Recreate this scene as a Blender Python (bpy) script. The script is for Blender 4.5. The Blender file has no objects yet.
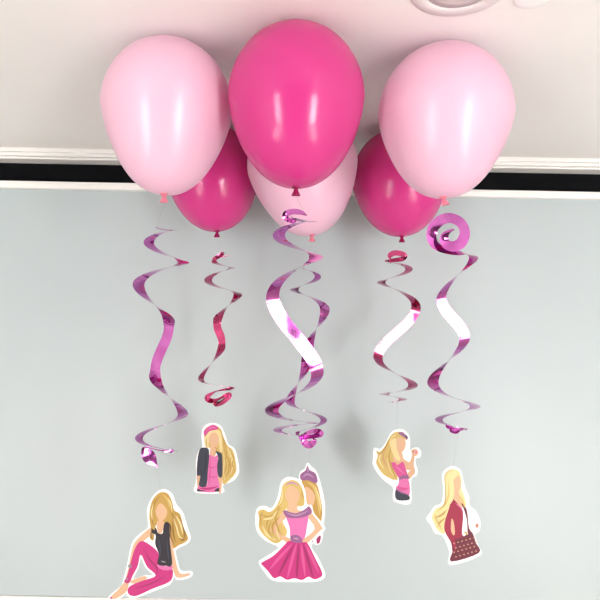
import bpy, bmesh, math, random
from mathutils import Vector, Matrix, noise
from mathutils.geometry import tessellate_polygon

random.seed(7)
S = bpy.context.scene
C = S.collection
PI = math.pi

# ------------------------------------------------------------------ camera
CAMZ = 1.75
F = 600.0
PITCH = math.degrees(math.atan(64/600))
cam_d = bpy.data.cameras.new('camera')
cam_d.sensor_width = 36
cam_d.lens = 36.0
cam_d.clip_start = 0.01
cam = bpy.data.objects.new('camera', cam_d)
C.objects.link(cam)
R = (Matrix.Rotation(math.radians(90+PITCH), 4, 'X') @ Matrix.Rotation(math.radians(1.1), 4, 'Z'))
cam.matrix_world = Matrix.Translation((0, 0, CAMZ)) @ R
S.camera = cam
R3 = R.to_3x3()

def P(px, py, Y):
    """point at distance Y in front of the camera plane y=0 seen at this direction"""
    d = R3 @ Vector(((px-300)/F, (300-py)/F, -1))
    d *= Y/d.y
    return Vector((d.x, d.y, d.z+CAMZ))

WY = 2.05                       # wall face
CEIL = P(300, 153, 2.02).z      # ceiling height

# ------------------------------------------------------------------ materials
def mat(name, col, rough=0.5, metal=0.0, bump=None, **kw):
    m = bpy.data.materials.new(name); m.use_nodes = True
    nt = m.node_tree; b = nt.nodes['Principled BSDF']
    b.inputs['Base Color'].default_value = (*col, 1)
    b.inputs['Roughness'].default_value = rough
    b.inputs['Metallic'].default_value = metal
    for k, v in kw.items():
        b.inputs[k.replace('_', ' ')].default_value = v
    if bump:
        sc, st = bump
        tc = nt.nodes.new('ShaderNodeTexCoord'); n = nt.nodes.new('ShaderNodeTexNoise')
        n.inputs['Scale'].default_value = sc; n.inputs['Detail'].default_value = 3
        nt.links.new(tc.outputs['Object'], n.inputs['Vector'])
        bp = nt.nodes.new('ShaderNodeBump'); bp.inputs['Strength'].default_value = st; bp.inputs['Distance'].default_value = 0.01
        nt.links.new(n.outputs['Fac'], bp.inputs['Height']); nt.links.new(bp.outputs['Normal'], b.inputs['Normal'])
    return m

def vary(m, c1, c2, scale, stretch=(1, 1, 1)):
    nt = m.node_tree; b = nt.nodes['Principled BSDF']
    tc = nt.nodes.new('ShaderNodeTexCoord'); mp = nt.nodes.new('ShaderNodeMapping')
    mp.inputs['Scale'].default_value = stretch
    n = nt.nodes.new('ShaderNodeTexNoise'); n.inputs['Scale'].default_value = scale
    rp = nt.nodes.new('ShaderNodeValToRGB')
    rp.color_ramp.elements[0].position = .35; rp.color_ramp.elements[1].position = .65
    rp.color_ramp.elements[0].color = (*c1, 1); rp.color_ramp.elements[1].color = (*c2, 1)
    nt.links.new(tc.outputs['Object'], mp.inputs[0]); nt.links.new(mp.outputs[0], n.inputs['Vector'])
    nt.links.new(n.outputs['Fac'], rp.inputs[0]); nt.links.new(rp.outputs[0], b.inputs['Base Color'])
    return m

def srgb(r, g, b):
    f = lambda c: (c/255/12.92) if c/255 <= .04045 else ((c/255+.055)/1.055)**2.4
    return (f(r), f(g), f(b))

M = {}
M['wall'] = vary(mat('wall_paint', srgb(206, 212, 213), .42, bump=(3, .03)), srgb(174, 185, 188), srgb(180, 190, 192), .8)
M['wall_room'] = mat('room_wall_paint', srgb(196, 194, 190), .7)
M['wall_dark'] = mat('back_wall_paint', srgb(118, 112, 112), .7)
M['ceiling'] = vary(mat('ceiling_paint', srgb(228, 224, 221), .8, bump=(60, .05)), srgb(238, 236, 234), srgb(241, 239, 237), 1.5)
M['trim'] = mat('white_gloss_trim', srgb(236, 235, 232), .35)
M['black'] = mat('black_recess', srgb(5, 6, 10), .7, bump=(40, .1), **{'Specular_IOR_Level': .1})
M['floor'] = vary(mat('pale_wood_floor', (.6, .55, .5), .5), (.62, .56, .50), (.70, .65, .60), 4, (1, 8, 1))
M['unseen_door'] = mat('unseen_door_dark', (.05, .03, .025), .4)
M['frame'] = mat('window_frame_white', (.8, .8, .8), .4)
M['fitting'] = mat('lamp_rim', srgb(222, 218, 218), .35)
M['lens'] = mat('lamp_lens', srgb(215, 208, 208), .25, bump=(90, .2))
M['bright'] = mat('disc_white', srgb(250, 250, 250), .3)
M['thread'] = mat('clear_thread', (.85, .87, .88), .25, **{'Transmission_Weight': .6})
g = bpy.data.materials.new('window_glass'); g.use_nodes = True; nt = g.node_tree
_t = nt.nodes.new('ShaderNodeBsdfTransparent'); _g = nt.nodes.new('ShaderNodeBsdfGlossy'); _m = nt.nodes.new('ShaderNodeMixShader')
_g.inputs['Roughness'].default_value = .02; _m.inputs[0].default_value = .07
nt.links.new(_t.outputs[0], _m.inputs[1]); nt.links.new(_g.outputs[0], _m.inputs[2]); nt.links.new(_m.outputs[0], nt.nodes['Material Output'].inputs[0])
M['glass'] = g

def latex(name, c, rough=.17, sub=.12):
    m = mat(name, c, rough, **{'Subsurface_Weight': sub, 'Subsurface_Scale': .03, 'Coat_Weight': .1, 'Coat_Roughness': .1})
    nt = m.node_tree; b = nt.nodes['Principled BSDF']
    b.inputs['Subsurface Radius'].default_value = (1, .6, .8)
    # thin stretched latex lets some light through
    tr = nt.nodes.new('ShaderNodeBsdfTranslucent'); tr.inputs['Color'].default_value = (*c, 1)
    mx = nt.nodes.new('ShaderNodeMixShader'); mx.inputs[0].default_value = .24
    nt.links.new(b.outputs[0], mx.inputs[1]); nt.links.new(tr.outputs[0], mx.inputs[2])
    nt.links.new(mx.outputs[0], nt.nodes['Material Output'].inputs[0])
    return m
M['pale'] = latex('pale_pink_latex', srgb(250, 206, 228), .28)
M['hot'] = latex('hot_pink_latex', srgb(224, 64, 150), .2)
M['pale_knot'] = latex('pale_pink_stretched_latex', srgb(245, 140, 165), .3)
M['hot_knot'] = latex('hot_pink_stretched_latex', srgb(165, 20, 85), .25)

def foil(name, c, c2):
    m = mat(name, c, .09, 1.0, **{'Coat_Weight': .7, 'Coat_Roughness': .03})
    nt = m.node_tree; b = nt.nodes['Principled BSDF']
    b.inputs['Specular Tint'].default_value = (1, .85, 1, 1)
    vary(m, c, c2, 25)
    # slight ripples of thin foil
    tc = nt.nodes.new('ShaderNodeTexCoord'); n = nt.nodes.new('ShaderNodeTexNoise'); n.inputs['Scale'].default_value = 16; n.inputs['Detail'].default_value = 1
    bp = nt.nodes.new('ShaderNodeBump'); bp.inputs['Strength'].default_value = .28; bp.inputs['Distance'].default_value = .006
    nt.links.new(tc.outputs['Object'], n.inputs['Vector']); nt.links.new(n.outputs['Fac'], bp.inputs['Height'])
    nt.links.new(bp.outputs['Normal'], b.inputs['Normal'])
    return m
M['purple'] = foil('purple_foil', (.60, .15, .52), (.46, .08, .38))
M['crimson'] = foil('crimson_foil', (.58, .05, .20), (.42, .03, .13))

# ------------------------------------------------------------------ helpers
def obj(name, bm, m, parent=None, smooth=False):
    me = bpy.data.meshes.new(name)
    bmesh.ops.recalc_face_normals(bm, faces=bm.faces) if smooth != 'keep' else None
    bm.to_mesh(me); bm.free()
    for x in (m if isinstance(m, list) else [m]): me.materials.append(x)
    if smooth is True or smooth == 'keep':
        for p in me.polygons: p.use_smooth = True
    o = bpy.data.objects.new(name, me); C.objects.link(o)
    if parent: o.parent = parent
    return o

def box(bm, a, b):
    x0, y0, z0 = a; x1, y1, z1 = b
    v = [bm.verts.new(p) for p in ((x0,y0,z0),(x1,y0,z0),(x1,y1,z0),(x0,y1,z0),(x0,y0,z1),(x1,y0,z1),(x1,y1,z1),(x0,y1,z1))]
    for f in ((0,3,2,1),(4,5,6,7),(0,1,5,4),(1,2,6,5),(2,3,7,6),(3,0,4,7)): bm.faces.new([v[i] for i in f])

def struct(name, boxes, m, bevel=0):
    bm = bmesh.new()
    for a, b in boxes: box(bm, a, b)
    o = obj(name, bm, m); o['kind'] = 'structure'
    if bevel:
        md = o.modifiers.new('bevel', 'BEVEL'); md.width = bevel; md.segments = 2
    return o

def thing(name, label, cat, loc, group=None):
    o = bpy.data.objects.new(name, None); C.objects.link(o)
    o.location = loc; o.empty_display_size = .05
    o['label'] = label; o['category'] = cat
    if group: o['group'] = group
    return o

def lathe(bm, prof, n=48, off=Vector((0,0,0)), rot=None):
    rings = []
    for r, z in prof:
        ring = []
        for i in range(n):
            a = 2*PI*i/n
            p = Vector((r*math.cos(a), r*math.sin(a), z))
            if rot: p = rot @ p
            ring.append(bm.verts.new(p+off))
        rings.append(ring)
    for a, b in zip(rings, rings[1:]):
        for i in range(n):
            j = (i+1) % n
            bm.faces.new((a[i], a[j], b[j], b[i]))
    bm.faces.new(rings[0][::-1]); bm.faces.new(rings[-1])

def tube(bm, pts, r, n=6):
    rings = []
    for i, p in enumerate(pts):
        t = (pts[min(i+1, len(pts)-1)]-pts[max(i-1, 0)]).normalized()
        u = t.cross(Vector((0, 1, 0)))
        if u.length < .1: u = t.cross(Vector((1, 0, 0)))
        u.normalize(); w = t.cross(u)
        rr = r[i] if isinstance(r, (list, tuple)) else r
        rings.append([bm.verts.new(p+rr*(math.cos(2*PI*k/n)*u+math.sin(2*PI*k/n)*w)) for k in range(n)])
    for a, b in zip(rings, rings[1:]):
        for k in range(n): bm.faces.new((a[k], a[(k+1) % n], b[(k+1) % n], b[k]))
    bm.faces.new(rings[0][::-1]); bm.faces.new(rings[-1])

# ------------------------------------------------------------------ room
HX, YB = 3.4, -2.3
T = .12
zt = lambda py, Y: P(300, py, Y).z
z_black_top = zt(166, WY); z_black_bot = zt(187, 2.035); z_rail_bot = zt(193, 2.03); z_base = zt(602, 2.04)

struct('floor', [((-HX-T, YB-T, -.1), (HX+T, WY+T+.1, 0))], M['floor'])
struct('ceiling', [((-HX-T, YB-T, CEIL), (HX+T, WY+T+.1, CEIL+.1))], M['ceiling'])
# far wall: smooth painted wall up to the rail, a recess behind the black strip above it
struct('wall_far', [((-HX, WY, z_base), (HX, WY+T, z_rail_bot+.005))], M['wall'])
struct('wall_far_lower', [((-HX, WY+.002, 0), (HX, WY+T, z_base))], M['wall'])
struct('wall_far_upper', [((-HX, WY+.03, z_rail_bot+.005), (HX, WY+T, CEIL))], M['black'])
# cornice with stepped mouldings
co = [((-HX, 2.018, CEIL-.014), (HX, WY+.03, CEIL)),
      ((-HX, 2.026, CEIL-.026), (HX, WY+.03, CEIL-.014)),
      ((-HX, 2.034, z_black_top+.006), (HX, WY+.03, CEIL-.026)),
      ((-HX, 2.028, z_black_top), (HX, WY+.03, z_black_top+.006))]
struct('trim_1', co, M['trim'], .0015)
struct('trim_2', [((-HX, 2.030, z_rail_bot), (HX, WY+.03, z_black_bot)), ((-HX, 2.025, z_black_bot-.006), (HX, 2.030, z_black_bot))], M['trim'], .0015)
struct('trim_3', [((-HX, 2.042, z_base-.05), (HX, WY+.003, z_base))], M['trim'], .003)
# side walls and the wall behind the camera, each window a real opening
wz0, wz1 = .12, 2.0
WINS = []
struct('wall_left', [((-HX-T, YB, 0), (-HX, WY+T, CEIL))], M['wall_room'])
struct('wall_right', [((HX, YB, 0), (HX+T, WY+T, CEIL))], M['wall_room'])
wins = [(-2.95, -1.85), (1.75, 2.75)]
segs = [(-HX-T, wins[0][0]), (wins[0][1], wins[1][0]), (wins[1][1], HX+T)]
bx_ = [((a, YB-T, 0), (b, YB, CEIL)) for a, b in segs]
for a, b in wins:
    bx_ += [((a, YB-T, 0), (b, YB, wz0)), ((a, YB-T, wz1), (b, YB, CEIL))]
struct('wall_back', bx_, M['wall_dark'])
for n, (a, b) in enumerate(wins):
    w = .045
    o = struct('window_%d' % (n+1), [((a, YB-.09, wz0), (a+w, YB-.03, wz1)), ((b-w, YB-.09, wz0), (b, YB-.03, wz1)),
        ((a+w, YB-.09, wz0), (b-w, YB-.03, wz0+w)), ((a+w, YB-.09, wz1-w), (b-w, YB-.03, wz1))], M['frame'])
    bm = bmesh.new(); box(bm, (a+w, YB-.062, wz0+w), (b-w, YB-.058, wz1-w)); obj('pane', bm, M['glass'], o)
    L = bpy.data.lights.new('daylight', 'AREA'); L.shape = 'RECTANGLE'; L.size = b-a-2*w; L.size_y = wz1-wz0-2*w
    L.energy = [58, 92][n]; L.color = (1, .985, .97)
    lo = bpy.data.objects.new('daylight', L); C.objects.link(lo)
    lo.location = ((a+b)/2, YB-.34, (wz0+wz1)/2); lo.rotation_euler = (math.radians(108), 0, 0)   # stands in for sky and ground light, tilted up to brighten the ceiling
struct('unseen_door_1', [((-.55, YB, 0), (.3, YB+.04, 2.05))], M['unseen_door'])  # unseen door, added to give the foil something dark to reflect

# ceiling lamp (round, flush) and a small plain white disc next to it
def ceil_pt(px, py):
    d = R3 @ Vector(((px-300)/F, (300-py)/F, -1)); k = (CEIL-CAMZ)/d.z
    return Vector((d.x*k, d.y*k, CEIL))
lp = ceil_pt(460, -13)
t = thing('ceiling_lamp', 'round flush white ceiling lamp cut off by the top edge of the picture', 'lamp', lp)
bm = bmesh.new(); n = 64
prof = [(.098, 0), (.098, -.001), (.094, -.003), (.083, -.004), (.074, -.0035), (.070, -.001), (.070, 0)]
rings = [[bm.verts.new((r*math.cos(2*PI*i/n), r*math.sin(2*PI*i/n), z)) for i in range(n)] for r, z in prof]
for a, b in zip(rings, rings[1:]+rings[:1]):
    for i in range(n): bm.faces.new((a[i], a[(i+1) % n], b[(i+1) % n], b[i]))
obj('lamp_rim', bm, M['fitting'], t, True)
bm = bmesh.new(); lathe(bm, [(.067, 0), (.067, -.001), (.05, -.002), (.02, -.003), (.001, -.003)], 48)
obj('lamp_diffuser', bm, M['lens'], t, True)
fp = ceil_pt(533, -3)
bm = bmesh.new(); lathe(bm, [(.036, 0), (.036, -.002), (.033, -.004), (.02, -.0045), (.001, -.005)], 40)
o = obj('ceiling_disc', bm, M['bright'], None, True); o.location = fp
o['label'] = 'small plain white disc on the ceiling to the right of the round lamp'; o['category'] = 'ceiling fitting'

# ------------------------------------------------------------------ balloons
def balloon(label, Y, cx, wpx, knot, m, mk, rtop=1.0, kdir=0):
    """hangs with its top against the ceiling; cx, wpx the middle and width it shows, knot the place of its knot"""
    k = P(knot[0], knot[1], Y)
    r = wpx/2/F*Y*1.035
    top = Vector((P(cx, knot[1]-80, Y).x, Y, CEIL-.0015))
    L = top.z-k.z
    root = thing('balloon', label, 'balloon', k, 'balloons against the ceiling')
    ax = (top-k); Lx = ax.length
    rot = Vector((0, 0, 1)).rotation_difference(ax.normalized()).to_matrix()
    bm = bmesh.new()
    h = r*1.08*rtop                       # from widest ring up to the crown
    body = Lx-h                           # from widest ring down to neck
    prof = []
    N = 34
    for i in range(N+1):
        s = i/N                           # 0 at neck, 1 at widest
        a = s*PI/2
        rr = r*math.sin(a)*(1-(.10 if m is M['pale'] else .055)*math.sin(2*a))
        zz = body*(1-math.cos(a)**1.0)
        rr = max(rr, .0065)
        if zz < .012: rr = max(rr, .0065)
        prof.append((rr, zz))
    for i in range(1, 23):
        a = i/22*PI/2
        prof.append((max(r*math.cos(a), .0008), body+h*math.sin(a)))
    lathe(bm, prof, 72, Vector((0, 0, 0)), rot)
    # keep the crown below the ceiling
    mx = max(v.co.z for v in bm.verts)
    dz = (top.z-k.z)-mx
    for v in bm.verts:
        v.co.z += dz*(v.co.z/mx)
    obj('body', bm, m, root, True)
    # knot: pinched neck, a rolled bead and a short flared lip hanging below
    bm = bmesh.new()
    R_ = Matrix.Rotation(kdir, 3, 'Y')
    lathe(bm, [(.0035, -.004), (.0065, -.0025), (.0075, .0005), (.0062, .004), (.004, .006)], 20)
    pts = [(.0025, -.002), (.0035, -.005), (.0042, -.009), (.0062, -.014), (.0075, -.018), (.0066, -.019), (.004, -.014)]
    nn = 20; rings = []
    for q, z in pts:
        ring = []
        for i in range(nn):
            a = 2*PI*i/nn
            rr = q*(1+.18*math.sin(3*a))
            ring.append(bm.verts.new(R_ @ Vector((rr*math.cos(a), rr*.6*math.sin(a), z))))
        rings.append(ring)
    for a, b in zip(rings, rings[1:]):
        for i in range(nn): bm.faces.new((a[i], a[(i+1) % nn], b[(i+1) % nn], b[i]))
    for v in bm.verts: v.co = Vector((v.co.x*1.2, v.co.y*1.2, v.co.z))
    obj('knot', bm, mk, root, True)
    return root, k

B = {}
B['c'] = balloon('large hot pink balloon in the front middle between the two pale pink ones', 1.24, 295, 137, (296, 187), M['hot'], M['hot_knot'], 1.0)
B['l'] = balloon('large pale pink balloon at the left of the front row', 1.31, 167.5, 130, (164, 194), M['pale'], M['pale_knot'], 1.0)
B['r'] = balloon('large pale pink balloon at the right of the front row', 1.31, 447, 134, (443, 197), M['pale'], M['pale_knot'], 1.0, -.3)
B['bl'] = balloon('hot pink balloon half hidden behind the left pale pink balloon', 1.80, 209, 92, (217, 231), M['hot'], M['hot_knot'])
B['br'] = balloon('hot pink balloon behind and left of the right pale pink balloon', 1.80, 397, 94, (402, 236), M['hot'], M['hot_knot'])
B['bc'] = balloon('pale pink balloon behind the front hot pink balloon', 1.66, 294, 110, (312, 235), M['pale'], M['pale_knot'])

# ------------------------------------------------------------------ foil swirls
def catmull(a, b, c, d, t):
    return .5*((2*b)+(-a+c)*t+(2*a-5*b+4*c-d)*t*t+(-a+3*b-3*c+d)*t**3)

def swirl(label, Y, ext, s_at, m, knotP, cardP, width=.024, dirn=1, gleam=None, ring=None, cut=0, tail=None, group='foil swirls hanging from the balloons', lean=0):
    """ext: left and right turning points of the spiral; link s_at crosses without turning (the middle of the S)"""
    pts = [P(x, y, Y) for x, y in ext]
    zs = [p.z for p in pts]; xs = [p.x for p in pts]
    N = len(pts)
    samples = []
    ang = 0 if xs[0] > xs[1] else PI       # side we are on
    phi = ang; flip = 0
    d = dirn
    for i in range(N-1):
        a, b = xs[i], xs[i+1]; mid, A = (a+b)/2, abs(a-b)/2
        z0 = zs[max(i-1, 0)] if i > 0 else 2*zs[0]-zs[1]
        z3 = zs[i+2] if i+2 < N else 2*zs[i+1]-zs[i]
        side = 1 if a > b else -1
        K = 22
        for k in range(K):
            t = k/K
            z = catmull(z0, zs[i], zs[i+1], z3, t)
            c = math.cos(PI*t)*side
            if i == s_at:
                tt = t
                samples.append((Vector((mid+A*c, Y, z)), phi, i+t))
            else:
                ph = phi+d*PI*t
                # true angle on the coil
                th = (0 if side > 0 else PI)+d*PI*t
                samples.append((Vector((mid+A*math.cos(th), Y+A*math.sin(th)*.9, z)), ph, i+t))
        if i == s_at: d = -d
        else: phi += d*PI
    samples.append((pts[-1], phi, N-1))
    # the middle of the S lies at a slight turn, so that it faces between the viewer and the window
    nS = None
    if gleam:
        mid = (pts[s_at]+pts[s_at+1])/2; t = pts[s_at+1]-pts[s_at]
        nS = (Vector((0, 0, CAMZ))-mid).normalized()+(Vector(gleam)-mid).normalized()
        nS.normalize()
        dY = -(nS.x*t.x+nS.z*t.z)/nS.y
        out = []
        for p, ph, u in samples:
            k = min(1, max(0, u-s_at))-.5
            out.append((p+Vector((0, dY*k, 0)), ph, u))
        samples = out
        tS = Vector((t.x, dY, t.z)).normalized()
    seq = []; NS = {}
    total = N-1
    for p, ph, u in samples:
        dist = abs(u-(s_at+.5))
        wgt = max(0, 1-max(0, dist-.5)/.9)
        w = Vector((math.cos(ph), math.sin(ph), 0))
        if nS:
            wS = nS.cross(tS)
            if wS.dot(w) < 0: wS = -wS
            w = w.lerp(wS, max(0, min(1, 1.25*(1-max(0, dist-.30)/.55))))
            NS[len(seq)] = max(0, min(1, 1.25*(1-max(0, dist-.28)/.55)))
        e = min(u, total-u)
        wd = width*(.42+.58*min(1, e/2.4))
        seq.append((p, w, wd))
    def facing(lst, y0, y1, up=.1):
        # a curl of ribbon lying broadside to the room, through the listed places (x, y, share of the width)
        rp_ = [Vector(q) for q in lst]; rs = []; n_ = len(rp_)
        for i in range(n_-1):
            a, b, c, d = rp_[max(i-1, 0)], rp_[i], rp_[i+1], rp_[min(i+2, n_-1)]
            for k in range(6):
                t = (i+k/6)/(n_-1); q = catmull(a, b, c, d, k/6)
                rs.append([P(q.x, q.y, y0+(y1-y0)*t), None, width*q.z])
        for i, r_ in enumerate(rs):
            tg = (rs[min(i+1, len(rs)-1)][0]-rs[max(i-1, 0)][0]).normalized()
            r_[1] = tg.cross(Vector((.12, -1, up)).normalized())
        return rs
    def bridge(a, b, n):
        out = []
        for k in range(1, n):
            t = k/n
            out.append((a[0].lerp(b[0], t), a[1].lerp(b[1], t).normalized(), a[2]*(1-t)+b[2]*t))
        return out
    if ring:
        rs = facing(ring, Y-.01, Y+.01)
        rest = [(p, w, max(wd, width*.8) if i < 60 else wd) for i, (p, w, wd) in enumerate(seq)][cut:]
        if rs[-1][1].dot(rest[0][1]) < 0: rs = [[a, -b, c] for a, b, c in rs]
        NS = {k+len(rs)+4-cut: v for k, v in NS.items()}
        seq = [tuple(r_) for r_ in rs]+bridge(rs[-1], rest[0], 5)+rest
    if tail:
        rs = facing(tail, Y-.004, Y+.008, .5)
        if rs[0][1].dot(seq[-1][1]) < 0: rs = [[a, -b, c] for a, b, c in rs]
        seq = seq+bridge(seq[-1], rs[0], 4)+[tuple(r_) for r_ in rs]
    # smooth the centre line a little
    ps = [s[0] for s in seq]
    for _ in range(2):
        ps = [ps[0]]+[(ps[i-1]+2*ps[i]+ps[i+1])/4 for i in range(1, len(ps)-1)]+[ps[-1]]
    top = ps[0].copy()
    root = thing('foil_swirl', label, 'hanging swirl', top, group)
    bm = bmesh.new(); prev = None; th = .00012
    rows = []
    for i, p in enumerate(ps):
        tg = (ps[min(i+1, len(ps)-1)]-ps[max(i-1, 0)])
        tg = tg.normalized() if tg.length > 1e-7 else Vector((0, 0, -1))
        w = seq[i][1].copy()
        if nS and NS.get(i, 0) > .5: w = w.lerp(nS.cross(tg)*(1 if nS.cross(tg).dot(w) > 0 else -1), min(1, (NS[i]-.5)*2.5))
        w = w-w.dot(tg)*tg
        if w.length < 1e-4: w = tg.cross(Vector((0, 1, 0)))
        w.normalize()
        e = min(i, len(ps)-1-i)
        wd = seq[i][2]*min(1, math.sqrt((e+.15)/9))
        nrm = tg.cross(w)
        row = []
        for q in (-1, -.5, 0, .5, 1):
            row.append(p+w*wd/2*q-top+nrm*(.0002*(1-q*q)))
        rows.append((row, nrm))
    fr, bk = [], []
    for row, nrm in rows:
        fr.append([bm.verts.new(v+nrm*th) for v in row]); bk.append([bm.verts.new(v-nrm*th) for v in row])
    for i in range(len(rows)-1):
        for q in range(4):
            bm.faces.new((fr[i][q], fr[i][q+1], fr[i+1][q+1], fr[i+1][q]))
            bm.faces.new((bk[i][q], bk[i+1][q], bk[i+1][q+1], bk[i][q+1]))
        for q, rev in ((0, 0), (4, 1)):      # the cut edges get their own corners so that they stay crisp
            e4 = [bm.verts.new(x.co) for x in (fr[i][q], fr[i+1][q], bk[i+1][q], bk[i][q])]
            bm.faces.new(e4[::-1] if rev else e4)
    obj('ribbon', bm, m, root, 'keep')
    for nm, a, b in (('upper_thread', knotP+Vector((0, 0, -.0192)), ps[2]), ('lower_thread', ps[-3], cardP)):
        bm = bmesh.new(); tube(bm, [a-top, a.lerp(b, .5)-top, b-top], .00022, 5)
        o = obj(nm, bm, M['thread'], root, True); o['label'] = 'clear nylon thread'
    return root

YL, YC, YR, YBK, YM = 1.31, 1.24, 1.31, 1.80, 1.66
hang = {'l': P(161, 491, YL), 'c': P(291, 479, YC), 'r': P(453, 468, YR), 'bl': P(213, 425, YBK), 'br': P(397, 431, YBK), 'bc': P(307, 464, YM)}
swirl('long purple foil swirl under the left front pale pink balloon', YL,
      [(157,228),(175,231.5),(150,245),(184,264),(140,288),(170,326),(154,371),(182,413),(138,437),(176,452)], 5, M['purple'], B['l'][1], hang['l'], .025, -1, (-3.4, -.8, 1.4),
      tail=[(160,450.5,.1),(144,447,.15),(147,454,1.0),(152.5,460.5,1.1),(158,468,.2)])
swirl('small crimson foil swirl under the left rear hot pink balloon', YBK,
      [(213,261),(232,268),(208,281),(238,295),(217,323),(222,344),(201,378),(234,388)], 4, M['crimson'], B['bl'][1], hang['bl'], .026, -1, (-3.4, -.8, 1.4), ring=[(229,255.5,.15),(220,257,.15),(223,253.5,.5),(217.5,257,.5),(213.5,259.5,.5)], cut=3,
      tail=[(216,391,.1),(207,397,.6),(211,401,.6),(219,399,.3),(228,394,.45),(229.5,396.5,.5),(222,402.5,.6),(215.5,404.5,.5),(217,400.5,.3),(225,394.5,.25)])
swirl('long purple foil swirl with a white gleam under the front hot pink balloon', YC,
      [(287,217),(312,224),(279,238),(316,259),(273,298),(318,374),(271,411),(314,424),(277,431),(296,437)], 4, M['purple'], B['c'][1], hang['c'], .028, -1, (2.25, -2.4, 1.1), ring=[(307,215.5,.3),(301,212.5,.45),(293,211.5,.45),(286,214,.5),(286,218,.45),(291,221.5,.3)], cut=8)
swirl('purple foil swirl hanging just behind the front middle one', YM,
      [(303,268),(318,277),(294,290),(325,310),(309,346),(306,364),(290,402),(324,420),(297,433)], 4, M['purple'], B['bc'][1], hang['bc'], .027, 1,
      tail=[(301,437,.6),(312,436.5,.45),(321,434,.6),(317,431,.55),(307,433,.4),(303.5,440,.7),(308.5,445,.8),(315,441,.6),(312,438,.3)])
swirl('crimson foil swirl with a white gleam under the right rear hot pink balloon', YBK,
      [(386,262),(409,270),(381,283),(416,309),(378,356),(413,384),(384,394),(403,399),(390,402),(398,403)], 3, M['crimson'], B['br'][1], hang['br'], .028, 1, (2.25, -2.4, 1.1), ring=[(391,259,.5),(389.5,256,.6),(394,253,.6),(401,253.5,.6),(405,256,.6),(402,259,.5),(395,260,.45),(388,261,.3)], cut=3)
swirl('purple foil swirl topped by a flat ring under the right front pale pink balloon', YR,
      [(437,250),(472,257),(440,298),(466,340),(434,385),(476,408),(440,421),(467,430)], 2, M['purple'], B['r'][1], hang['r'], .024, -1, (2.25, -2.4, 1.1),
      ring=[(455,229,.25),(448,232,.5),(444,238,.8),(446,244,.95),(453,246.5,1),(461,243,1),(465,233,1),(461,223,1),(451,218,1),(441,220,1),(433,228,1),(431.5,238,.95),(436,246,.8),(446,251,.6)], cut=18,
      tail=[(458,429,.12),(446,426.5,.2),(450,427,.45),(453,428.5,.2),(450,430,.3),(456,431.5,.6),(461,430,.3)])

# ------------------------------------------------------------------ paper cutouts
def cm(name, r, g, b, rough=.6): k = 1 if r > 246 and g > 240 else .87; return mat(name, srgb(r*k, g*k, b*k), rough)
INK = {'white': cm('card_white', 247, 244, 244), 'blonde': cm('print_blonde', 226, 194, 112), 'gold': cm('print_gold', 206, 164, 78), 'brown': cm('print_brown', 160, 115, 48), 'blonde_dark': cm('print_golden', 205, 158, 72),
       'blonde_light': cm('print_pale_blonde', 248, 228, 165), 'skin': cm('print_skin', 238, 190, 152), 'skin_dark': cm('print_skin_tan', 222, 165, 125),
       'black': cm('print_black', 38, 32, 44), 'navy': cm('print_navy', 52, 56, 76), 'magenta': cm('print_magenta', 208, 42, 128),
       'magenta_dark': cm('print_deep_magenta', 165, 28, 100), 'pink': cm('print_pink', 238, 120, 185), 'rose': cm('print_rose', 225, 85, 155),
       'mauve': cm('print_mauve', 158, 98, 150), 'mauve_light': cm('print_pale_mauve', 195, 150, 185), 'crimson': cm('print_crimson', 165, 25, 65),
       'maroon': cm('print_maroon', 110, 22, 50), 'tan': cm('print_tan', 205, 150, 120), 'grey': cm('print_grey', 150, 140, 150), 'coral': cm('print_coral', 225, 120, 110)}
INKN = list(INK)

def smooth_poly(pts, n=4):
    out = []
    N = len(pts)
    for i in range(N):
        a, b, c, d = (Vector(pts[(i+j-1) % N]) for j in range(4))
        for k in range(n):
            out.append(catmull(a, b, c, d, k/n))
    return out

def stroke(pts, w):
    pts = [Vector(p) for p in pts]
    sm = []
    for i in range(len(pts)-1):
        a = pts[max(i-1, 0)]; b = pts[i]; c = pts[i+1]; d = pts[min(i+2, len(pts)-1)]
        for k in range(5): sm.append(catmull(a, b, c, d, k/5))
    sm.append(pts[-1])
    l, r = [], []
    for i, p in enumerate(sm):
        t = (sm[min(i+1, len(sm)-1)]-sm[max(i-1, 0)]).normalized(); nn = Vector((-t.y, t.x))
        q = w/2*math.sin(PI*(i+.4)/(len(sm)-.2))
        l.append(p+nn*q); r.append(p-nn*q)
    return l+r[::-1]

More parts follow.
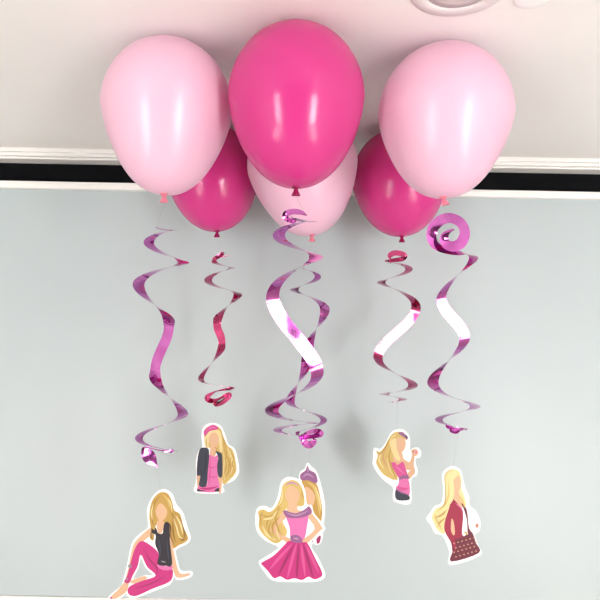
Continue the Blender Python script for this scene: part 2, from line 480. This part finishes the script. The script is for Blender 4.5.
def card(label, origin, scale, Y, outline, layers, hole=None, turn=0, loc=None):
    bm = bmesh.new()
    def W(v): return P(origin[0]+v[0]/scale, origin[1]+v[1]/scale, Y)
    sm = smooth_poly(outline)
    base = loc
    th = .0008
    loops = [[W(v)-base for v in sm]]
    if hole: loops += [[W(v)-base for v in smooth_poly(hh)] for hh in hole]
    flat = [v for lp_ in loops for v in lp_]
    tri = tessellate_polygon(loops)
    f = [bm.verts.new(v) for v in flat]; b = [bm.verts.new(v+Vector((0, th, 0))) for v in flat]
    for x in tri:
        try:
            bm.faces.new([f[i] for i in x]); bm.faces.new([b[i] for i in x][::-1])
        except ValueError: pass
    k = 0
    for lp_ in loops:
        n = len(lp_)
        for i in range(n): bm.faces.new((f[k+i], f[k+(i+1) % n], b[k+(i+1) % n], b[k+i]))
        k += n
    for j, (ink, poly, kind) in enumerate(layers):
        if kind == 'p': pp = smooth_poly(poly)
        elif kind == 'c':
            cx_, cy_, rx, ry = poly; pp = [Vector((cx_+rx*math.cos(2*PI*i/16), cy_+ry*math.sin(2*PI*i/16))) for i in range(16)]
        else: pp = stroke(poly, kind)
        vv = [W(v)-base-Vector((0, .00006*(j+1), 0)) for v in pp]
        mi = INKN.index(ink)
        verts = [bm.verts.new(v) for v in vv]
        for x in tessellate_polygon([vv]):
            try: fc = bm.faces.new([verts[i] for i in x]); fc.material_index = mi
            except ValueError: pass
    for fc in bm.faces:      # printed faces look to the front
        fc.normal_update()
    me = bpy.data.meshes.new('paper_cutout'); bm.to_mesh(me); bm.free()
    for x in INKN: me.materials.append(INK[x])
    o = bpy.data.objects.new('paper_cutout', me); C.objects.link(o)
    o.location = base; o.rotation_euler = (0, 0, math.radians(turn))
    o['label'] = label; o['category'] = 'paper cutout'; o['group'] = 'paper cutouts on the swirls'
    return o

# seated figure
card('paper cutout of a seated blonde figure in black vest and magenta trousers', (100, 480), 5, YL,
 [(290,55),(325,47),(362,70),(382,120),(415,160),(437,230),(454,285),(440,315),(400,335),(378,355),(388,400),(405,450),(455,452),(465,470),(440,490),(385,498),(372,480),(352,520),(290,548),(220,575),(170,594),(140,588),(128,570),(105,590),(70,606),(40,604),(38,590),(60,568),(95,540),(110,520),(120,480),(135,420),(148,350),(165,305),(200,268),(238,240),(238,200),(234,150),(255,95)],
 [('gold', [(300,62),(340,68),(362,110),(372,150),(402,170),(418,230),(442,285),(430,308),(395,325),(366,340),(358,290),(340,240),(300,205),(275,240),(268,300),(248,290),(252,240),(246,190),(250,140),(265,95)], 'p'),
  ('skin', [(252,240),(270,262),(215,310),(188,360),(165,440),(152,510),(122,515),(140,440),(150,380),(168,320),(205,278)], 'p'),
  ('skin', [(122,512),(142,515),(130,560),(98,585),(70,599),(46,597),(62,575),(90,548)], 'p'),
  ('skin', [(150,508),(215,482),(236,490),(215,505),(170,520)], 'p'),
  ('skin', [(332,270),(352,268),(375,380),(400,462),(448,462),(450,472),(420,484),(392,486),(374,470),(348,370)], 'p'),
  ('magenta', [(205,306),(250,325),(292,365),(302,425),(358,440),(366,470),(348,508),(260,545),(185,580),(148,578),(135,555),(152,530),(210,505),(278,478),(235,435),(203,375),(188,430),(162,480),(142,518),(118,510),(135,478),(155,400),(175,340)], 'p'),
  ('magenta_dark', [(215,345),(250,400),(285,440),(282,475)], 9), ('magenta_dark', [(170,545),(250,520),(330,480)], 7),
  ('pink', [(288,420),(330,430),(362,428),(360,446),(320,450),(294,438)], 'p'),
  ('black', [(262,225),(280,240),(292,265),(314,265),(318,225),(335,208),(354,225),(357,262),(350,300),(362,420),(330,428),(288,420),(294,370),(276,320),(278,275),(256,262)], 'p'),
  ('navy', [(290,290),(300,340),(298,400)], 9), ('grey', [(305,405),(330,410)], 7), ('navy', [(335,290),(340,350),(345,400)], 8),
  ('skin', [(287,205),(316,205),(320,225),(310,262),(295,266),(285,240)], 'p'),
  ('skin', [(280,130),(302,114),(330,128),(338,155),(328,188),(305,206),(288,190),(278,160)], 'p'),
  ('gold', [(292,72),(332,80),(358,120),(364,180),(352,212),(340,185),(334,145),(305,116),(284,135),(275,175),(278,215),(272,250),(252,225),(248,160),(264,98)], 'p'),
  ('brown', [(260,130),(258,180),(268,230)], 6), ('brown', [(352,150),(375,200),(385,250),(410,295)], 7),
  ('blonde_light', [(320,75),(352,110),(362,160)], 8), ('blonde_light', [(380,175),(405,220),(415,270)], 10), ('brown', [(365,200),(368,260),(380,310)], 8),
  ('brown', [(300,80),(275,110),(262,160)], 5), ('brown', [(400,290),(415,300),(432,285)], 6),
  ('blonde_light', [(268,120),(258,160),(262,200)], 7), ('blonde_light', [(370,185),(385,235),(400,280),(425,290)], 9), ('brown', [(395,175),(418,235),(425,280),(405,300)], 6), ('brown', [(350,225),(356,280),(372,325)], 7), ('blonde', [(310,68),(338,95),(350,140)], 9), ('brown', [(258,245),(256,280),(264,295)], 7),
  ('grey', [(140,425),(148,432),(156,428)], 18), ('grey', [(128,495),(140,500)], 9), ('magenta', [(45,594),(60,590)], 8)],
 hole=[[(203,392),(228,440),(262,474),(225,478),(175,495),(168,488),(190,440)]], turn=-3, loc=hang['l'])

# standing figure, dark jacket
card('paper cutout of a blonde figure in navy jacket and pink top', (180, 415), 7.06, YBK,
 [(235,55),(285,75),(315,130),(340,205),(385,240),(410,330),(414,410),(375,465),(303,497),(302,550),(110,546),(112,480),(116,430),(112,330),(132,250),(158,225),(152,150),(160,95),(190,65)],
 [('blonde', [(235,72),(285,95),(305,150),(335,215),(372,250),(393,330),(396,400),(360,450),(300,484),(292,300),(205,230),(180,225),(170,150),(180,95)], 'p'),
  ('skin', [(205,140),(240,115),(280,135),(285,180),(262,215),(235,230),(212,200),(200,170)], 'p'),
  ('skin', [(220,208),(255,212),(256,260),(240,300),(212,290)], 'p'),
  ('skin', [(268,428),(296,428),(291,540),(272,540)], 'p'), ('skin', [(120,422),(146,428),(134,500),(124,505)], 'p'),
  ('pink', [(205,285),(240,296),(268,288),(264,380),(268,440),(272,538),(128,538),(138,498),(190,495),(192,400)], 'p'),
  ('rose', [(198,360),(225,372),(262,362)], 8), ('rose', [(195,430),(230,440),(264,430)], 8), ('magenta', [(135,515),(200,520),(268,505)], 16), ('rose', [(215,300),(212,400),(205,500)], 7),
  ('black', [(126,520),(150,530),(185,532),(126,540)], 'p'), ('black', [(250,525),(274,515),(276,540),(245,538)], 'p'),
  ('navy', [(160,230),(200,238),(206,300),(196,400),(186,500),(135,498),(144,430),(120,422),(124,320),(138,246)], 'p'),
  ('navy', [(252,255),(275,262),(297,285),(298,430),(270,430),(262,360),(270,300)], 'p'),
  ('black', [(178,260),(182,340),(170,420)], 7), ('blonde_dark', [(240,225),(258,240),(240,285)], 8),
  ('blonde_light', [(200,115),(265,105),(292,140),(300,240),(285,265),(276,200),(268,142),(235,122),(208,150),(204,190),(200,228),(182,225),(172,165)], 'p'),
  ('rose', [(178,100),(230,68),(270,88),(262,104),(210,114),(178,150),(168,125)], 'p'), ('pink', [(190,105),(225,88),(255,92)], 9),
  ('blonde_dark', [(300,160),(318,260),(345,330),(340,400),(310,450)], 9), ('blonde_light', [(320,210),(355,280),(372,350),(355,420)], 12), ('blonde_dark', [(370,290),(350,330),(360,380),(330,430)], 8),
  ('gold', [(285,100),(310,180),(330,250),(322,320),(335,370)], 8), ('gold', [(350,250),(378,300),(370,350),(382,400),(350,440)], 8), ('blonde_light', [(305,250),(312,330),(306,400),(318,460)], 8), ('gold', [(318,300),(326,370),(312,420)], 6),
  ('blonde_dark', [(190,160),(186,200),(192,222)], 6)], turn=2, loc=hang['bl'])

# princess crown card, behind
card('paper cutout with mauve crown, mostly hidden behind the pink dress cutout', (250, 460), 4.61, YM,
 [(265,12),(285,32),(305,50),(322,95),(340,170),(346,230),(338,310),(332,372),(312,392),(285,378),(240,320),(225,250),(222,150),(224,90),(232,55),(252,40)],
 [('blonde_dark', [(240,90),(275,92),(308,112),(326,180),(334,240),(326,300),(322,340),(290,330),(255,260),(242,160)], 'p'),
  ('skin', [(255,125),(285,140),(300,175),(288,212),(265,205),(255,170)], 'p'),
  ('blonde', [(262,100),(295,125),(312,180),(322,260)], 14), ('blonde_light', [(300,120),(320,180),(328,240)], 7),
  ('mauve', [(265,26),(275,46),(302,62),(312,98),(300,108),(270,94),(236,92),(232,66),(255,48)], 'p'),
  ('mauve_light', [(245,78),(265,65),(295,82)], 8), ('mauve_light', [(265,38),(268,55)], 6), ('magenta_dark', [(308,345),(326,350),(322,380),(308,385)], 'p')], turn=3, loc=hang['bc'])

# pink dress
pl = []
for a, b in (((195,385),(90,505)), ((205,385),(130,535)), ((215,385),(172,545)), ((225,385),(215,545)), ((235,385),(255,540)), ((245,385),(290,540)), ((255,385),(318,520))):
    pl.append(('magenta_dark' if len(pl) % 2 else 'rose', [a, ((a[0]*.45+b[0]*.55), (a[1]*.5+b[1]*.5)+4), b], 13))
card('paper cutout of a blonde figure in pink dress with hands on hips', (250, 460), 4.61, YC,
 [(195,80),(232,97),(254,140),(262,202),(285,208),(296,245),(344,305),(336,330),(284,392),(315,450),(345,518),(338,545),(300,560),(200,562),(105,556),(62,512),(40,475),(55,458),(115,420),(128,400),(70,372),(30,325),(26,250),(40,218),(70,213),(100,222),(128,170),(142,105),(165,82)],
 [('blonde', [(190,92),(225,105),(245,145),(250,205),(215,215),(165,225),(150,280),(172,335),(125,385),(75,360),(40,315),(42,270),(36,240),(60,228),(90,240),(120,215),(140,170),(152,115)], 'p'),
  ('skin', [(150,240),(170,262),(120,322),(190,365),(205,380),(185,388),(140,362),(98,330),(100,312)], 'p'),
  ('skin', [(260,255),(284,245),(332,308),(324,325),(262,385),(235,392),(232,375),(298,316)], 'p'),
  ('skin', [(182,198),(214,198),(220,228),(240,235),(235,255),(190,262),(168,240)], 'p'),
  ('skin', [(165,140),(190,116),(222,135),(229,170),(217,198),(198,212),(175,195),(163,165)], 'p'),
  ('pink', [(167,255),(215,262),(266,250),(262,310),(246,368),(192,368),(182,310)], 'p'),
  ('mauve', [(152,228),(185,240),(215,244),(250,228),(272,212),(286,240),(262,258),(215,268),(172,264),(158,250)], 'p'),
  ('mauve_light', [(165,243),(215,255),(270,232)], 7),
  ('magenta', [(182,372),(240,378),(266,384),(300,450),(333,518),(322,540),(295,548),(270,537),(240,552),(205,545),(170,552),(140,537),(110,545),(80,510),(52,480),(60,470),(110,440),(155,395)], 'p')]
 + pl +
 [('mauve', [(186,352),(215,344),(240,362),(236,380),(196,378)], 'p'), ('mauve_light', [(200,360),(225,362)], 9),
  ('blonde', [(188,96),(222,108),(242,145),(246,205),(232,205),(230,150),(200,122),(178,125),(162,160),(172,210),(160,232),(138,228),(144,170),(152,118)], 'p'),
  ('mauve_light', [(163,116),(192,104),(228,118)], 9),
  ('blonde_dark', [(150,180),(120,240),(85,270),(75,320)], 8), ('blonde_light', [(130,230),(100,265),(60,275)], 12), ('blonde_dark', [(140,260),(105,300),(110,350)], 8),
  ('blonde_light', [(55,300),(80,345),(120,370)], 10), ('blonde_dark', [(50,250),(80,262),(110,255)], 6), ('blonde_dark', [(238,140),(244,180)], 5), ('gold', [(145,215),(118,262),(130,320),(150,350)], 8), ('gold', [(60,235),(48,265),(52,310)], 7), ('blonde_light', [(150,130),(146,180),(130,215)], 7), ('gold', [(100,285),(85,320),(105,365)], 7), ('blonde_light', [(120,300),(128,345),(140,368)], 7), ('grey', [(285,368),(292,378)], 6)],
 turn=-2, loc=hang['c'])

# bare-armed figure with raised hand
card('paper cutout of a figure in magenta top raising one hand', (365, 420), 6.667, YBK,
 [(215,62),(262,68),(295,108),(300,160),(300,205),(315,190),(350,183),(374,212),(366,248),(338,258),(338,290),(350,340),(340,372),(306,402),(304,555),(200,545),(186,500),(186,450),(130,405),(82,352),(52,292),(56,250),(60,190),(85,190),(108,190),(145,140),(172,85)],
 [('blonde', [(215,78),(255,85),(282,125),(270,132),(235,118),(205,135),(188,200),(194,280),(218,398),(180,395),(120,360),(75,290),(85,240),(74,205),(95,215),(130,180),(150,140),(180,95)], 'p'),
  ('skin', [(262,265),(296,280),(312,235),(310,210),(330,200),(330,235),(325,300),(334,345),(318,370),(290,395),(282,360),(300,330),(268,310)], 'p'),
  ('skin', [(310,200),(340,192),(354,215),(345,235),(325,240),(312,225)], 'p'), ('mauve', [(318,208),(326,212)], 14), ('pink', (340, 214, 8, 8), 'c'),
  ('skin', [(200,205),(242,208),(256,255),(280,290),(300,330),(275,330),(200,300),(188,250)], 'p'),
  ('skin', [(205,130),(240,116),(270,140),(266,185),(247,213),(224,212),(205,180)], 'p'),
  ('rose', [(168,290),(200,282),(215,300),(252,278),(270,320),(286,392),(232,392),(195,335)], 'p'), ('pink', [(200,300),(230,330),(262,360)], 9),
  ('mauve', [(232,378),(284,366),(288,394),(232,402)], 'p'),
  ('pink', [(226,402),(288,396),(292,505),(212,480),(210,435)], 'p'), ('rose', [(215,445),(250,460),(288,455)], 22), ('white', [(190,400),(225,405),(215,440),(200,430)], 'p'),
  ('navy', [(205,465),(240,485),(292,503),(290,532),(210,530)], 'p'), ('mauve', [(210,455),(245,480),(290,498)], 8),
  ('blonde_light', [(165,150),(205,122),(212,190),(236,262),(212,268),(185,225)], 'p'),
  ('skin_dark', [(150,180),(120,240),(140,300),(190,360)], 9), ('blonde_dark', [(175,180),(160,250),(185,330),(205,390)], 9), ('blonde_light', [(110,220),(95,270),(130,330)], 12),
  ('blonde_dark', [(80,205),(100,225),(118,215)], 7), ('gold', [(200,95),(165,130),(130,195),(95,235)], 8), ('blonde_light', [(150,250),(160,320),(195,375)], 8), ('blonde_light', [(215,90),(180,115),(155,160)], 8),
  ('mauve', [(222,85),(250,80),(264,92),(285,112),(280,130),(262,116),(235,98)], 'p'), ('navy', [(268,100),(282,122)], 10)],
 turn=-2, loc=hang['br'])

# crimson jacket
dots = [('tan', (185+i*22+(j % 2)*10, 452+j*24-i*6+2, 5, 4), 'c') for j in range(4) for i in range(6) if 170 < 185+i*22+(j % 2)*10 < 308]
card('paper cutout of a figure in crimson jacket and dark patterned skirt', (420, 460), 5.45, YR,
 [(185,35),(222,58),(236,110),(250,160),(268,200),(272,248),(310,285),(330,340),(325,388),(300,410),(315,460),(330,522),(165,572),(160,500),(125,415),(82,398),(58,352),(34,320),(58,282),(80,250),(118,232),(126,150),(120,80),(148,45)],
 [('blonde_light', [(185,50),(215,65),(228,110),(225,150),(240,190),(252,240),(240,270),(220,235),(180,222),(165,262),(142,330),(132,400),(97,385),(72,340),(64,305),(85,265),(128,240),(135,150),(132,85),(155,55)], 'p'),
  ('skin', [(182,105),(205,84),(222,110),(223,148),(210,168),(186,152)], 'p'),
  ('skin', [(184,158),(210,166),(220,215),(240,262),(200,245),(178,212)], 'p'),
  ('crimson', [(174,212),(215,250),(236,300),(230,405),(262,425),(205,470),(178,500),(168,450),(135,390),(135,335),(158,262)], 'p'),
  ('skin', [(172,320),(184,340),(190,395),(182,410),(168,380)], 'p'),
  ('white', [(232,252),(258,272),(262,360),(246,402),(230,390),(236,310)], 'p'),
  ('maroon', [(224,235),(255,270),(268,370),(290,402),(262,405),(256,330),(240,272)], 'p'),
  ('pink', [(192,235),(225,262),(235,290)], 6), ('blonde_dark', [(238,400),(252,395),(250,425)], 9),
  ('maroon', [(170,430),(200,432),(240,415),(285,400),(305,450),(322,508),(170,553),(178,490)], 'p'),
  ('crimson', [(165,400),(185,450),(192,500)], 18)]
 + dots +
 [('blonde_light', [(160,60),(195,52),(202,85),(182,110),(185,160),(178,215),(160,240),(140,235),(138,150),(138,90)], 'p'),
  ('blonde', [(150,110),(155,180),(135,240),(90,280)], 9), ('blonde_dark', [(150,265),(115,300),(85,310)], 6), ('blonde_dark', [(140,310),(110,335),(92,365)], 6), ('blonde', [(80,290),(90,330),(120,380)], 8),
  ('blonde', [(205,190),(228,215),(242,260)], 8), ('coral', (310, 357, 9, 12), 'c'), ('tan', (310, 357, 4, 6), 'c')],
 turn=2, loc=hang['r'])

# ------------------------------------------------------------------ light and picture
sl = bpy.data.lights.new('bounce_sun', 'SUN'); sl.energy = 32; sl.angle = math.radians(1); sl.color = (1, .97, .93)  # added sun; its patch on the floor bounces light to the ceiling
so = bpy.data.objects.new('bounce_sun', sl); C.objects.link(so); so.rotation_euler = (math.radians(42), 0, 0)
w = bpy.data.worlds.new('world'); S.world = w; w.use_nodes = True
w.node_tree.nodes['Background'].inputs[0].default_value = (.85, .92, 1, 1)
w.node_tree.nodes['Background'].inputs[1].default_value = 1.0
S.view_settings.view_transform = 'Standard'; S.view_settings.look = 'None'
S.view_settings.exposure = 0.78; S.view_settings.gamma = 1
S.view_settings.use_curve_mapping = False
